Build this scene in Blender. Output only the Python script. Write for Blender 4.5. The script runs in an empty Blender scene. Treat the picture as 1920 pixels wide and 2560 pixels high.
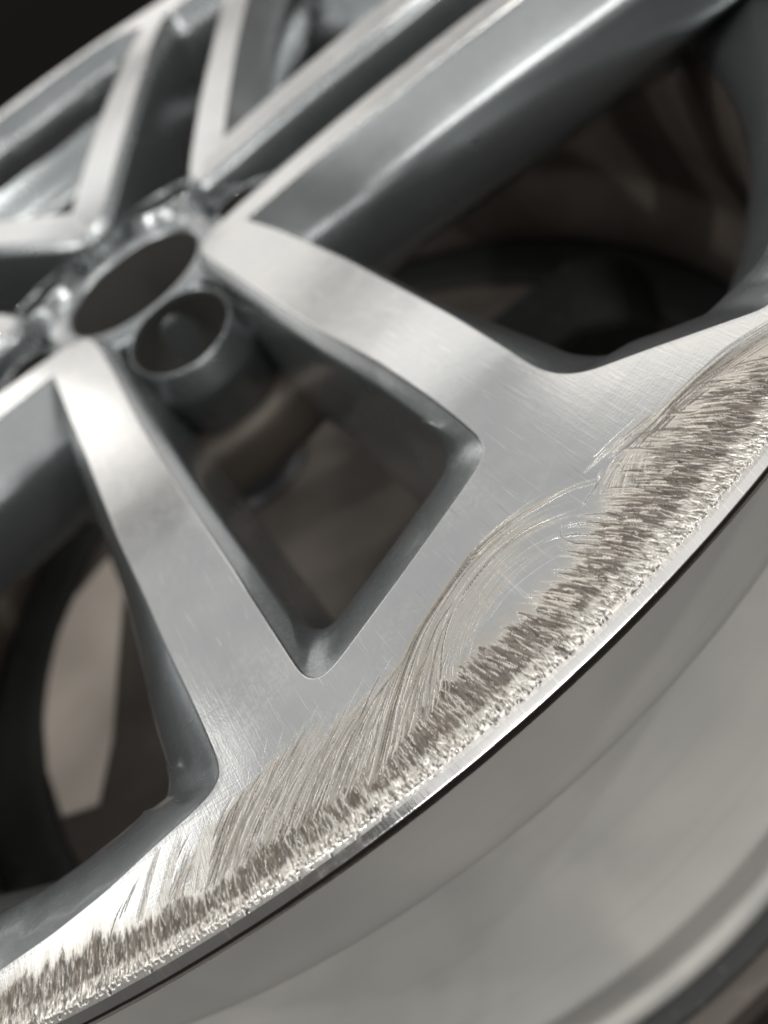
import bpy, bmesh, math, random
import numpy as np
from mathutils import Matrix, Vector
from mathutils.geometry import delaunay_2d_cdt
R_ = math.radians
rng = np.random.default_rng(7)
random.seed(7)
scene = bpy.context.scene
col = scene.collection
ZO = 0.2045                      # height of the wheel face above the bench top

# ------------------------------------------------------------------ camera
cam_d = bpy.data.cameras.new('camera')
cam = bpy.data.objects.new('camera', cam_d); col.objects.link(cam)
RM = [[0.7571096294, -0.4931739835, -0.4284441982],
      [-0.6491489113, -0.4942222544, -0.5782301049],
      [0.0734213867, 0.7159076653, -0.6943237824]]
CP = Vector((-0.0062245675, -0.2970584341, 0.0832495208 + ZO))
m = Matrix(((RM[0][0], -RM[1][0], -RM[2][0]),
            (RM[0][1], -RM[1][1], -RM[2][1]),
            (RM[0][2], -RM[1][2], -RM[2][2]))).to_4x4()
m.translation = CP
cam.matrix_world = m
cam_d.sensor_fit = 'HORIZONTAL'; cam_d.sensor_width = 36.0
cam_d.lens = 1940.439 / 1920 * 36.0
cam_d.clip_start = 0.005; cam_d.clip_end = 200
cam_d.dof.use_dof = True
cam_d.dof.focus_distance = 0.101
cam_d.dof.aperture_fstop = 16
scene.camera = cam

# ------------------------------------------------------------------ world and lamps
world = bpy.data.worlds.new('World'); scene.world = world
world.use_nodes = True
bg = world.node_tree.nodes['Background']
bg.inputs[0].default_value = (1.0, 0.97, 0.93, 1); bg.inputs[1].default_value = 0.15

def area(name, loc, target, sx, sy, power, color=(1, .96, .9), spin=0):
    l = bpy.data.lights.new(name, 'AREA'); l.shape = 'RECTANGLE'; l.size = sx; l.size_y = sy
    l.energy = power; l.color = color
    o = bpy.data.objects.new(name, l); col.objects.link(o)
    d = Vector(target) - Vector(loc)
    q = d.to_track_quat('-Z', 'Y')
    o.matrix_world = Matrix.Translation(loc) @ q.to_matrix().to_4x4() @ Matrix.Rotation(spin, 4, 'Z')
    return o
FC = (0, -.05, ZO)
def polar(az, el, d):
    az, el = R_(az), R_(el)
    return (d * math.cos(el) * math.cos(az), FC[1] + d * math.cos(el) * math.sin(az), ZO + d * math.sin(el))
def lamp(name, az, el, d, sx, sy, radiance, color=(1, .96, .9), spin=0):
    return area(name, polar(az, el, d), FC, sx, sy, radiance * math.pi * sx * sy, color, spin)
lamp('wall_glow_fill', 88, 4, 3.2, 4.6, 1.5, 1.08, (1, .975, .945))  # added area lamps standing in for a bright far wall, for reflections
lamp('wall_glow_fill', 104, 15, 3.0, .95, .85, 1.0, (1, .975, .945))
lamp('wall_glow_fill', 75, 27, 3.0, 1.9, .80, .84, (1, .975, .95))  # added to brighten the far spoke faces
area('overhead_fill', (0, 2.0, 2.6), (0, 2.0, 0), 5.0, 5.4, .54 * math.pi * 5.0 * 5.4, (.97, .99, 1.0))  # unseen soft fill added overhead to lift the grey faces
lamp('ceiling_panel', 131, 45, 2.2, .75, .42, 2.0, (1, .98, .96))
lamp('ceiling_panel', 46, 41, 2.2, .8, .42, .95, (1, .95, .88))
lamp('front_fill', -70, 38, 2.5, 2.6, 1.4, 1.1, (1, .975, .95))  # unseen fill added behind the camera for the barrel and lip
lamp('side_light', 5, 22, 2.4, 1.3, .5, 1.8, (1, .98, .96))
lamp('side_light', 178, 24, 2.4, 1.3, .5, 1.8, (1, .98, .96))
lamp('highlight_strip', 182, 60, 2.0, 1.2, .12, 14, (1, .985, .96), .5)  # unseen strips added for streak highlights on the paint
lamp('highlight_strip', 0, 77, 2.0, 1.2, .14, 26, (1, .98, .95), -.5)  # added overhead to light the pale patch on the bench
lamp('highlight_strip', -88, 28, 2.0, 1.1, .20, 14, (1, .985, .96), .10)  # added to draw a bright streak along the spoke crease
lamp('highlight_strip', -125, 58, 2.0, .9, .14, 14, (1, .985, .96), -.3)
lamp('glint_lamp', 170, 44, 2.2, .07, .07, 700, (1, .98, .95))  # unseen small bright lamps added to make point glints
lamp('glint_lamp', -20, 46, 2.2, .07, .07, 700, (1, .98, .95))

scene.render.engine = 'CYCLES'
scene.cycles.use_denoising = True
scene.cycles.max_bounces = 8
scene.view_settings.view_transform = 'Standard'
scene.view_settings.look = 'None'
scene.view_settings.exposure = 0.0
scene.view_settings.gamma = 1.0

# ------------------------------------------------------------------ helpers
def lk(nt, a, b): nt.links.new(a, b)

def tag(o, label=None, cat=None, group=None, kind=None):
    if label: o['label'] = label
    if cat: o['category'] = cat
    if group: o['group'] = group
    if kind: o['kind'] = kind
    return o

def mesh_obj(name, V, Fc, mat, parent=None, smooth=True, attrs=None, zoff=0.0, link=True):
    me = bpy.data.meshes.new(name)
    V = np.asarray(V, dtype=np.float64).copy()
    V[:, 2] += zoff
    if isinstance(Fc, np.ndarray):
        n, k = Fc.shape
        me.vertices.add(len(V)); me.vertices.foreach_set('co', V.astype(np.float32).ravel())
        me.loops.add(n * k); me.loops.foreach_set('vertex_index', Fc.astype(np.int32).ravel())
        me.polygons.add(n)
        me.polygons.foreach_set('loop_start', np.arange(0, n * k, k, dtype=np.int32))
        me.update(calc_edges=True); me.validate()
    else:
        me.from_pydata(V.tolist(), [], Fc)
        me.update()
    if smooth:
        me.polygons.foreach_set('use_smooth', np.ones(len(me.polygons), dtype=bool))
    if attrs:
        for k, v in attrs.items():
            a = me.attributes.new(k, 'FLOAT', 'POINT'); a.data.foreach_set('value', v.astype(np.float32))
    me.materials.append(mat)
    o = bpy.data.objects.new(name, me)
    if link: col.objects.link(o)
    if parent: o.parent = parent
    return o

def new_mat(name):
    mt = bpy.data.materials.new(name); mt.use_nodes = True
    nt = mt.node_tree; bs = nt.nodes['Principled BSDF']
    return mt, nt, bs

def node(nt, t, **kw):
    n = nt.nodes.new(t)
    for k, v in kw.items():
        if k.startswith('i_'):
            key = k[2:]
            key = int(key) if key.isdigit() else key.replace('_', ' ')
            n.inputs[key].default_value = v
        else: setattr(n, k, v)
    return n

def math_n(nt, op, a, b=None, c=None, clamp=False):
    n = nt.nodes.new('ShaderNodeMath'); n.operation = op; n.use_clamp = clamp
    for i, x in enumerate((a, b, c)):
        if x is None: continue
        if isinstance(x, (int, float)): n.inputs[i].default_value = x
        else: nt.links.new(x, n.inputs[i])
    return n.outputs[0]

def mix_c(nt, f, a, b):
    n = nt.nodes.new('ShaderNodeMix'); n.data_type = 'RGBA'
    if isinstance(f, (int, float)): n.inputs[0].default_value = f
    else: nt.links.new(f, n.inputs[0])
    for i, x in ((6, a), (7, b)):
        if isinstance(x, tuple): n.inputs[i].default_value = (*x, 1)
        else: nt.links.new(x, n.inputs[i])
    return n.outputs[2]

def mix_f(nt, f, a, b):
    n = nt.nodes.new('ShaderNodeMix'); n.data_type = 'FLOAT'
    nt.links.new(f, n.inputs[0])
    for i, x in ((2, a), (3, b)):
        if isinstance(x, (int, float)): n.inputs[i].default_value = x
        else: nt.links.new(x, n.inputs[i])
    return n.outputs[0]

def ramp(nt, src, stops):
    n = nt.nodes.new('ShaderNodeValToRGB'); e = n.color_ramp.elements
    while len(e) < len(stops): e.new(.5)
    for x, (p, c) in zip(e, stops):
        x.position = p; x.color = (c, c, c, 1) if isinstance(c, (int, float)) else (*c, 1)
    nt.links.new(src, n.inputs[0]); return n.outputs[0]

def noise(nt, vec, scale, detail=3, rough=.55, dist=0.0):
    n = node(nt, 'ShaderNodeTexNoise', i_Scale=scale, i_Detail=detail, i_Roughness=rough, i_Distortion=dist)
    nt.links.new(vec, n.inputs['Vector']); return n.outputs[0]

def polar_vec(nt, kr, ka):
    """(r*kr, angle*ka, 0): noise in this space makes lathe rings and radial strokes"""
    tc = node(nt, 'ShaderNodeTexCoord'); s = node(nt, 'ShaderNodeSeparateXYZ'); lk(nt, tc.outputs['Object'], s.inputs[0])
    r = math_n(nt, 'SQRT', math_n(nt, 'ADD', math_n(nt, 'MULTIPLY', s.outputs[0], s.outputs[0]), math_n(nt, 'MULTIPLY', s.outputs[1], s.outputs[1])))
    a = math_n(nt, 'ARCTAN2', s.outputs[0], math_n(nt, 'MULTIPLY', s.outputs[1], -1.0))
    c = node(nt, 'ShaderNodeCombineXYZ')
    lk(nt, math_n(nt, 'MULTIPLY', r, kr), c.inputs[0]); lk(nt, math_n(nt, 'MULTIPLY', a, ka), c.inputs[1])
    return c.outputs[0], tc.outputs['Object']

# ------------------------------------------------------------------ materials
def machined_material(name, worn):
    mt, nt, bs = new_mat(name)
    pv, ob = polar_vec(nt, 1000.0, 6.0)
    rings = noise(nt, pv, 2.2, 2, .6)                       # fine lathe rings
    mp = node(nt, 'ShaderNodeMapping'); lk(nt, ob, mp.inputs[0])
    mp.inputs['Rotation'].default_value = (0, 0, R_(38)); mp.inputs['Scale'].default_value = (2600, 110, 1)
    hair = noise(nt, mp.outputs[0], 1.0, 2, .6, .6)         # sanding hairlines one way
    mp2 = node(nt, 'ShaderNodeMapping'); lk(nt, ob, mp2.inputs[0])
    mp2.inputs['Rotation'].default_value = (0, 0, R_(-52)); mp2.inputs['Scale'].default_value = (2100, 70, 1)
    hair2 = noise(nt, mp2.outputs[0], 1.0, 2, .6, .8)
    blot = noise(nt, ob, 55.0, 4, .6, .5)
    blot2 = noise(nt, ob, 260.0, 3, .6)
    spk = noise(nt, ob, 2600.0, 1, .5)
    base = mix_c(nt, ramp(nt, blot, [(.3, 0.0), (.72, 1.0)]), (.50, .505, .50), (.60, .595, .58))
    hl = ramp(nt, hair, [(.62, 0.0), (.74, 1.0)]); hl2 = ramp(nt, hair2, [(.64, 0.0), (.76, 1.0)])
    lines = math_n(nt, 'MULTIPLY', math_n(nt, 'ADD', hl, hl2), ramp(nt, blot, [(.3, .25), (.75, .85)]))
    base = mix_c(nt, lines, base, (.78, .77, .75))
    dk = math_n(nt, 'MULTIPLY', ramp(nt, hair2, [(.22, 1.0), (.34, 0.0)]), .45)
    base = mix_c(nt, dk, base, (.36, .36, .355))
    ps = math_n(nt, 'MULTIPLY', ramp(nt, noise(nt, ob, 38.0, 3, .6, .8), [(.52, 0.0), (.60, 1.0)]), ramp(nt, noise(nt, ob, 1400.0, 2), [(.42, .0), (.62, .16)]))
    base = mix_c(nt, ps, base, (.72, .73, .68))
    rough = math_n(nt, 'ADD', math_n(nt, 'MULTIPLY', blot, .10), math_n(nt, 'MULTIPLY', blot2, .03))
    rough = math_n(nt, 'ADD', math_n(nt, 'ADD', rough, .09), math_n(nt, 'MULTIPLY', ps, .3))
    metal = 1.0
    h = math_n(nt, 'ADD', math_n(nt, 'MULTIPLY', rings, .5), math_n(nt, 'MULTIPLY', math_n(nt, 'ADD', hair, hair2), .4))
    h = math_n(nt, 'ADD', h, math_n(nt, 'MULTIPLY', spk, .35))
    bump = node(nt, 'ShaderNodeBump', i_Strength=.6, i_Distance=.00003)
    lk(nt, h, bump.inputs['Height'])
    if worn:
        at = lambda n: node(nt, 'ShaderNodeAttribute', attribute_name=n).outputs['Fac']
        dirt, fresh, haze = at('dirt'), at('fresh'), at('haze')
        base = mix_c(nt, haze, base, (.50, .445, .365))
        pv2, _ = polar_vec(nt, 420.0, 1500.0)
        streak = noise(nt, pv2, 1.0, 3, .65)
        pv3, _ = polar_vec(nt, 160.0, 260.0)
        clump = noise(nt, pv3, 1.0, 2, .6)
        sv = math_n(nt, 'ADD', math_n(nt, 'MULTIPLY', streak, .75), math_n(nt, 'MULTIPLY', clump, .45), None)
        sv = ramp(nt, sv, [(.50, 0.0), (.80, 1.0)])
        hb = math_n(nt, 'MULTIPLY', math_n(nt, 'MULTIPLY', streak, math_n(nt, 'MAXIMUM', dirt, math_n(nt, 'MULTIPLY', fresh, fresh))), 4.5)
        lk(nt, math_n(nt, 'ADD', h, hb), bump.inputs['Height'])
        dcol = mix_c(nt, sv, (.008, .0054, .0029), (.098, .070, .042))
        fcol = mix_c(nt, ramp(nt, streak, [(.35, 0.0), (.62, 1.0)]), (.40, .37, .32), (.84, .82, .77))
        base = mix_c(nt, fresh, base, fcol)
        base = mix_c(nt, dirt, base, dcol)
        rough = mix_f(nt, haze, rough, .36)
        rough = mix_f(nt, fresh, rough, .30)
        rough = mix_f(nt, dirt, rough, .55)
        lk(nt, math_n(nt, 'SUBTRACT', 1.0, math_n(nt, 'MULTIPLY', dirt, .9)), bs.inputs['Metallic'])
    else:
        bs.inputs['Metallic'].default_value = 1.0
    lk(nt, base, bs.inputs['Base Color']); lk(nt, rough, bs.inputs['Roughness']); lk(nt, bump.outputs[0], bs.inputs['Normal'])
    return mt

def paint_material(name, c1, c2, rough=.26, flake=1.0):
    mt, nt, bs = new_mat(name)
    tc = node(nt, 'ShaderNodeTexCoord'); ob = tc.outputs['Object']
    vo = node(nt, 'ShaderNodeTexVoronoi', i_Scale=3200.0); lk(nt, ob, vo.inputs['Vector'])
    sep = node(nt, 'ShaderNodeSeparateColor'); lk(nt, vo.outputs['Color'], sep.inputs[0])
    fl = ramp(nt, sep.outputs[0], [(.55, 0.0), (1.0, .55 * flake)])
    big = noise(nt, ob, 30.0, 3)
    base = mix_c(nt, big, c1, c2)
    base = mix_c(nt, fl, base, (.36, .37, .37))
    lk(nt, base, bs.inputs['Base Color'])
    bs.inputs['Metallic'].default_value = .85
    rr = math_n(nt, 'ADD', math_n(nt, 'MULTIPLY', big, .12), rough - .06)
    lk(nt, rr, bs.inputs['Roughness'])
    bs.inputs['Coat Weight'].default_value = .45; bs.inputs['Coat Roughness'].default_value = .03
    o1 = noise(nt, ob, 220.0, 3, .5); o2 = noise(nt, ob, 1500.0, 2, .5)
    bump = node(nt, 'ShaderNodeBump', i_Strength=.22, i_Distance=.00012)
    lk(nt, math_n(nt, 'ADD', o1, math_n(nt, 'MULTIPLY', o2, .12)), bump.inputs['Height'])
    lk(nt, bump.outputs[0], bs.inputs['Normal']); lk(nt, bump.outputs[0], bs.inputs['Coat Normal'])
    return mt

M_FACE = machined_material('machined_aluminium', False)
M_WORN = machined_material('scraped_aluminium', True)
M_PAINT = paint_material('grey_metallic_paint', (.21, .224, .23), (.25, .267, .273))

mt, nt, bs = new_mat('barrel_paint'); M_BARREL = mt
tc = node(nt, 'ShaderNodeTexCoord'); ob = tc.outputs['Object']
b1 = noise(nt, ob, 15.0, 3, .55, .6); b2 = noise(nt, ob, 160.0, 3); sp = noise(nt, ob, 420.0, 2)
mp = node(nt, 'ShaderNodeMapping'); lk(nt, ob, mp.inputs[0]); mp.inputs['Scale'].default_value = (6, 6, 420)
stk = noise(nt, mp.outputs[0], 1.0, 3)
base = mix_c(nt, ramp(nt, b1, [(.3, 0.0), (.7, 1.0)]), (.42, .425, .405), (.60, .58, .55))
base = mix_c(nt, math_n(nt, 'MULTIPLY', ramp(nt, stk, [(.60, 0.0), (.75, 1.0)]), .14), base, (.2, .195, .18))
base = mix_c(nt, ramp(nt, sp, [(.76, 0.0), (.82, .35)]), base, (.14, .13, .12))
lk(nt, base, bs.inputs['Base Color']); bs.inputs['Metallic'].default_value = .2
lk(nt, math_n(nt, 'ADD', math_n(nt, 'MULTIPLY', b2, .15), .33), bs.inputs['Roughness'])
bmp = node(nt, 'ShaderNodeBump', i_Strength=.2, i_Distance=.0002); lk(nt, b2, bmp.inputs['Height']); lk(nt, bmp.outputs[0], bs.inputs['Normal'])

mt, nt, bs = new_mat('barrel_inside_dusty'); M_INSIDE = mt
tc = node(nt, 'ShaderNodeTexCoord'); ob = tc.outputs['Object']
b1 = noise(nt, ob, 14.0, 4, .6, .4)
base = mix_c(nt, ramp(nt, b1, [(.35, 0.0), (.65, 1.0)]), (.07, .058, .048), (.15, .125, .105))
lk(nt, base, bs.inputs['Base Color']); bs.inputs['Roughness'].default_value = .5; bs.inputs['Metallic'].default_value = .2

mt, nt, bs = new_mat('recess_shade'); M_RECESS = mt  # near-black colour puts recess shade into the bore and lug holes
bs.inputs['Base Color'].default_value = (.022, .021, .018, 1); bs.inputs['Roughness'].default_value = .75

# ------------------------------------------------------------------ wheel geometry (metres; z = 0 is the outer face)
def zf(r):
    t = np.clip((r - .046) / .16, 0, 1)
    return -.0185 * (1 - t) + .0029 * 4 * t * (1 - t)

OUT_R = [(39.1, -86.6), (38.6, -132.8), (37.9, -154.6), (37.4, -183.0), (36.7, -198.6), (36.3, -205.4), (36.3, -208.8),
         (36.6, -211.2), (37.2, -213.2), (38.1, -214.9), (39.1, -216.1), (40.5, -217.4), (44.8, -219.9), (49.5, -222.7),
         (56.1, -226.8), (61.9, -230.4), (71.0, -230.2), (82.0, -227.4), (95.0, -222.0), (110.0, -214.4), (125.0, -204.8)]
INN = [(21.6, -74.2), (21.2, -101.3), (20.9, -123.5), (21.2, -154.4), (22.3, -178.6), (22.3, -196.6), (22.0, -206.2),
       (21.7, -211.2), (21.3, -213.4), (20.6, -214.9), (19.5, -216.0), (17.9, -217.0), (13.1, -218.7), (5.3, -221.2),
       (-3.0, -223.8), (-13.5, -226.9), (-16.6, -227.8), (-18.5, -228.1), (-20.0, -228.0), (-20.9, -227.4), (-21.5, -226.5),
       (-21.9, -225.2), (-22.0, -223.2), (-22.0, -217.3), (-22.0, -197.7), (-22.6, -171.3), (-22.9, -130.8), (-22.3, -85.7)]
OUT_L = [(-37.9, -72.5), (-37.5, -99.7), (-37.1, -126.7), (-37.2, -149.9), (-37.3, -168.3), (-37.1, -186.4), (-37.2, -199.4),
         (-37.2, -209.5), (-37.2, -218.5), (-37.3, -224.0), (-37.5, -227.0), (-37.9, -228.7), (-38.7, -229.9), (-40.2, -230.6),
         (-42.9, -231.0), (-46.4, -231.0), (-50.6, -231.0), (-55.1, -231.2), (-59.0, -231.3), (-67.1, -230.8), (-75.5, -229.6),
         (-90.0, -225.4), (-105.0, -218.4), (-120.0, -209.6)]
SEAM_R, SEAM_L = R_(-54), R_(-126)
def pl(r, a): return (r * math.cos(a), r * math.sin(a))

def densify(P, step):
    P = np.array(P, float); o = [P[0]]
    for a, b in zip(P[:-1], P[1:]):
        n = max(1, int(np.ceil(np.linalg.norm(b - a) / step)))
        for i in range(1, n + 1): o.append(a + (b - a) * i / n)
    return np.array(o)

def smooth(P, it):
    P = P.copy()
    for _ in range(it): P[1:-1] = .25 * P[:-2] + .5 * P[1:-1] + .25 * P[2:]
    return P

mm = 1e-3
RI = 241.2
ch_out_r = np.array([(np.cos(SEAM_R) * 65.5, np.sin(SEAM_R) * 65.5)] + OUT_R + [(np.cos(SEAM_R) * RI, np.sin(SEAM_R) * RI)]) * mm
ch_out_l = np.array([(np.cos(SEAM_L) * 65.5, np.sin(SEAM_L) * 65.5)] + OUT_L + [(np.cos(SEAM_L) * RI, np.sin(SEAM_L) * RI)]) * mm
tipR = [(np.cos(SEAM_R) * 46.2, np.sin(SEAM_R) * 46.2), (24.6, -39.2), (22.6, -44.5), (21.9, -52)]
tipL = [(-22.6, -52), (-23.2, -44.5), (-24.6, -39.2), (np.cos(SEAM_L) * 46.2, np.sin(SEAM_L) * 46.2)]
ch_inn = np.array(tipR + INN + tipL) * mm
STEP = .0011
def prep(c):
    c = densify(c, STEP); return smooth(c, 3)
ch_out_r, ch_out_l, ch_inn = prep(ch_out_r), prep(ch_out_l), prep(ch_inn)

def normals(c, flip):
    t = np.zeros_like(c); t[1:-1] = c[2:] - c[:-2]; t[0] = c[1] - c[0]; t[-1] = c[-1] - c[-2]
    t /= np.linalg.norm(t, axis=1)[:, None]
    n = np.stack([-t[:, 1], t[:, 0]], 1)
    return -n if flip else n
def seam_fix(n, a, which):
    # endpoints travel along the seam ray by d / (n . ray)
    ray = np.array([math.cos(a), math.sin(a)])
    k = n[which] @ ray
    k = math.copysign(max(abs(k), .35), k)
    n[which] = ray / k
N_or = normals(ch_out_r, False); N_ol = normals(ch_out_l, True); N_in = normals(ch_inn, True)
# make every normal point into its window (big window centre / lug window centre)
def orient(c, n, centre):
    i = len(c) // 3
    return n if (np.array(centre) - c[i]) @ n[i] > 0 else -n
N_or = orient(ch_out_r, N_or, pl(.15, SEAM_R)); N_ol = orient(ch_out_l, N_ol, pl(.15, SEAM_L)); N_in = orient(ch_inn, N_in, (0, -.15))
for n_, a in ((N_or, SEAM_R), (N_ol, SEAM_L)):
    seam_fix(n_, a, 0); seam_fix(n_, a, -1)
# blend the first few normals so the notch opens smoothly
for n_ in (N_or, N_ol):
    for i in range(1, 6): n_[i] = n_[0] * (1 - i / 6) + n_[6] * (i / 6)
seam_fix(N_in, SEAM_R, 0); seam_fix(N_in, SEAM_L, -1)

def sm(x, a, b):
    t = np.clip((x - a) / (b - a), 0, 1); return t * t * (3 - 2 * t)

BEVEL = [(0, 0), (.00012, -.00003), (.00026, -.00012), (.00036, -.00027), (.0004, -.00045)]
def bevel_levels(c, n):
    z0 = zf(np.hypot(c[:, 0], c[:, 1]))
    return [np.column_stack([c + n * d, z0 + h]) for d, h in BEVEL]

def spread(x, k):
    w = np.hanning(2 * k + 3)[1:-1]; w /= w.sum()
    return np.convolve(np.pad(x, k, mode='edge'), w, mode='valid')

def offset_disp(c, n, dd):
    N = len(c); k = int(np.clip(dd.max() / STEP * .9 + 2, 2, 16)); o = n * dd[:, None]
    for i in range(1, N - 1):
        i0, i1 = max(0, i - k), min(N - 1, i + k)
        n1, n2 = n[i0], n[i1]
        cr = n1[0] * n2[1] - n1[1] * n2[0]
        if abs(cr) < .08: continue
        v = np.array([dd[i0] * n2[1] - dd[i1] * n1[1], -dd[i0] * n2[0] + dd[i1] * n1[0]]) / cr
        L = np.linalg.norm(v); m_ = 1.7 * max(dd[i0], dd[i1])
        if L > m_: v *= m_ / L
        w = float(sm(abs(cr), .08, .5)); o[i] = o[i] * (1 - w) + v * w
    q = max(1, k // 2); e0, e1 = o[0].copy(), o[-1].copy()
    for _ in range(2): o = np.column_stack([spread(o[:, 0], q), spread(o[:, 1], q)])
    o[0], o[-1] = e0, e1
    return o

def wall_big(c, n):
    r = np.hypot(c[:, 0], c[:, 1]); z0 = zf(r)
    rh = -(c * n).sum(1) / r / np.linalg.norm(n, axis=1)
    rim = sm(rh, .1, .75) * sm(r, .15, .2)       # 1 on the rim side of the window
    rim = np.maximum(spread(rim, 9), .7 * sm(r, .155, .228))
    hub = 1 - sm(r, .06, .10)
    L = []
    for d, h, dr, hr in [(.0004, -.00045, .0004, -.00045), (.0018, -.0024, .0032, -.0020), (.0052, -.0078, .0080, -.0050),
                         (.0084, -.0126, .0126, -.0082), (.0095, -.0150, .0140, -.0096), (.0102, -.0182, .0147, -.0118),
                         (.0107, -.0230, .0150, -.0160), (.0110, -.0300, .0150, -.0200), (.0106, -.0360, .0144, -.0255),
                         (.0094, -.0400, .0125, -.0290), (.0070, -.0415, .007, -.0310)]:
        dd = d * (1 - rim) + dr * rim; hh = h * (1 - rim) + hr * rim
        dd = dd * (1 - .25 * hub); hh = hh
        L.append(np.column_stack([c + offset_disp(c, n, dd), z0 + hh]))
    return L

def wall_lug(c, n):
    r = np.hypot(c[:, 0], c[:, 1]); z0 = zf(r)
    rh = -(c * n).sum(1) / r / np.linalg.norm(n, axis=1)
    rim = spread(sm(rh, .1, .8) * sm(r, .15, .2), 5)
    L = []
    for d, h, dr, hr in [(.0004, -.00045, .0004, -.00045), (.0014, -.0012, .0032, -.0020), (.0026, -.0024, .0074, -.0048),
                         (.0031, -.0030, .0110, -.0072), (.0034, -.0042, .0122, -.0084), (.0036, -.0140, .0127, -.0115), (.0040, -.0280, .0130, -.0170),
                         (.0045, -.0440, .0130, -.0240), (.0042, -.0540, .0124, -.0280), (.0030, -.0570, .010, -.0300)]:
        dd = d * (1 - rim) + dr * rim; hh = h * (1 - rim) + hr * rim
        L.append(np.column_stack([c + offset_disp(c, n, dd), z0 + hh]))
    return L

def strips(levels_list):
    V = []; Fq = []; off = 0
    for L in levels_list:
        n = len(L[0])
        for k, lv in enumerate(L):
            V.append(lv)
            if k:
                for i in range(n - 1):
                    a = off + (k - 1) * n + i
                    Fq.append((a, a + 1, a + n + 1, a + n))
        off += n * len(L)
    return np.vstack(V), np.array(Fq)

def in_poly(P, poly):
    x, y = P[:, 0], P[:, 1]; c = np.zeros(len(P), bool)
    px, py = poly[:, 0], poly[:, 1]; qx, qy = np.roll(px, -1), np.roll(py, -1)
    for i in range(len(poly)):
        cond = (py[i] > y) != (qy[i] > y)
        if not cond.any(): continue
        xi = (qx[i] - px[i]) * (y - py[i]) / (qy[i] - py[i] + 1e-30) + px[i]
        c ^= cond & (x < xi)
    return c

ROUT = .2498
def arc(r, a0, a1, n):
    a = np.linspace(a0, a1, n); return np.column_stack([r * np.cos(a), r * np.sin(a)])
outer_arc = arc(ROUT, SEAM_R, SEAM_L, 260)
# closed face polygon: out along right chain, round the rim, in along left chain, round the lug window
poly = np.vstack([ch_out_r, outer_arc, ch_out_l[::-1], ch_inn[::-1]])
keep = [0]
for i in range(1, len(poly)):
    if np.linalg.norm(poly[i] - poly[keep[-1]]) > 1e-5: keep.append(i)
poly = poly[keep]

def fill(loops, pts, inside):
    vs = []; es = []
    for lp in loops:
        o = len(vs); n = len(lp)
        vs += [Vector((float(p[0]) * 1000, float(p[1]) * 1000)) for p in lp]
        es += [(o + i, o + (i + 1) % n) for i in range(n)]
    vs += [Vector((float(p[0]) * 1000, float(p[1]) * 1000)) for p in pts]
    r = delaunay_2d_cdt(vs, es, [], 0, 1e-4)
    V = np.array([(v.x, v.y) for v in r[0]]) / 1000; T = np.array(r[2])
    cen = V[T].mean(axis=1)
    T = T[inside(cen)]
    # upward winding
    a, b, c = V[T[:, 0]], V[T[:, 1]], V[T[:, 2]]
    cr = (b - a)[:, 0] * (c - a)[:, 1] - (b - a)[:, 1] * (c - a)[:, 0]
    T[cr < 0] = T[cr < 0][:, ::-1]
    return V, T

def steiner(poly_, s, margin):
    x0, y0 = poly_.min(0); x1, y1 = poly_.max(0)
    xs = np.arange(x0, x1, s); ys = np.arange(y0, y1, s * .866)
    G = np.array([(x + (s / 2 if j % 2 else 0), y) for j, y in enumerate(ys) for x in xs])
    G = G[in_poly(G, poly_)]
    d = np.full(len(G), 9.)
    for p in poly_[::2]: d = np.minimum(d, np.hypot(G[:, 0] - p[0], G[:, 1] - p[1]))
    return G[d > margin]

# plain face, shared by four spokes
V2, T2 = fill([poly], steiner(poly, .004, .0018), lambda c: in_poly(c, poly))
Vf = np.column_stack([V2, zf(np.hypot(V2[:, 0], V2[:, 1]))])
Vb, Fb = strips([bevel_levels(ch_out_r, N_or), bevel_levels(ch_out_l, N_ol), bevel_levels(ch_inn, N_in)])
def join_tris(V1, T1, V2_, Q2):
    T = np.vstack([T1, np.vstack([Q2[:, [0, 1, 2]], Q2[:, [0, 2, 3]]]) + len(V1)])
    return np.vstack([V1, V2_]), T
FACE_V, FACE_T = join_tris(Vf, T2, Vb, Fb)

# painted body: walls and back
Lw = [wall_big(ch_out_r, N_or), wall_big(ch_out_l, N_ol), wall_lug(ch_inn, N_in)]
Vw, Fw = strips(Lw)
bot_arc = arc(.2335, SEAM_R, SEAM_L, 90)
bpoly = np.vstack([Lw[0][-1][::3, :2], bot_arc, Lw[1][-1][::-1][::3, :2], Lw[2][-1][::-1][::3, :2]])
bz = np.concatenate([Lw[0][-1][::3, 2], np.full(90, -.022), Lw[1][-1][::-1][::3, 2], Lw[2][-1][::-1][::3, 2]])
Vc, Tc = fill([bpoly], np.zeros((0, 2)), lambda c: in_poly(c, bpoly))
ix = np.array([np.argmin(np.hypot(bpoly[:, 0] - p[0], bpoly[:, 1] - p[1])) for p in Vc])
Vc3 = np.column_stack([Vc, bz[ix]])
BODY_V, BODY_T = join_tris(Vc3, Tc[:, ::-1], Vw, Fw)

wheel = bpy.data.objects.new('alloy_wheel', None); col.objects.link(wheel)
wheel.empty_display_size = .05
tag(wheel, 'bare grey alloy wheel with silver machined twin spokes and kerb-scraped rim edge', 'wheel')

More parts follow.
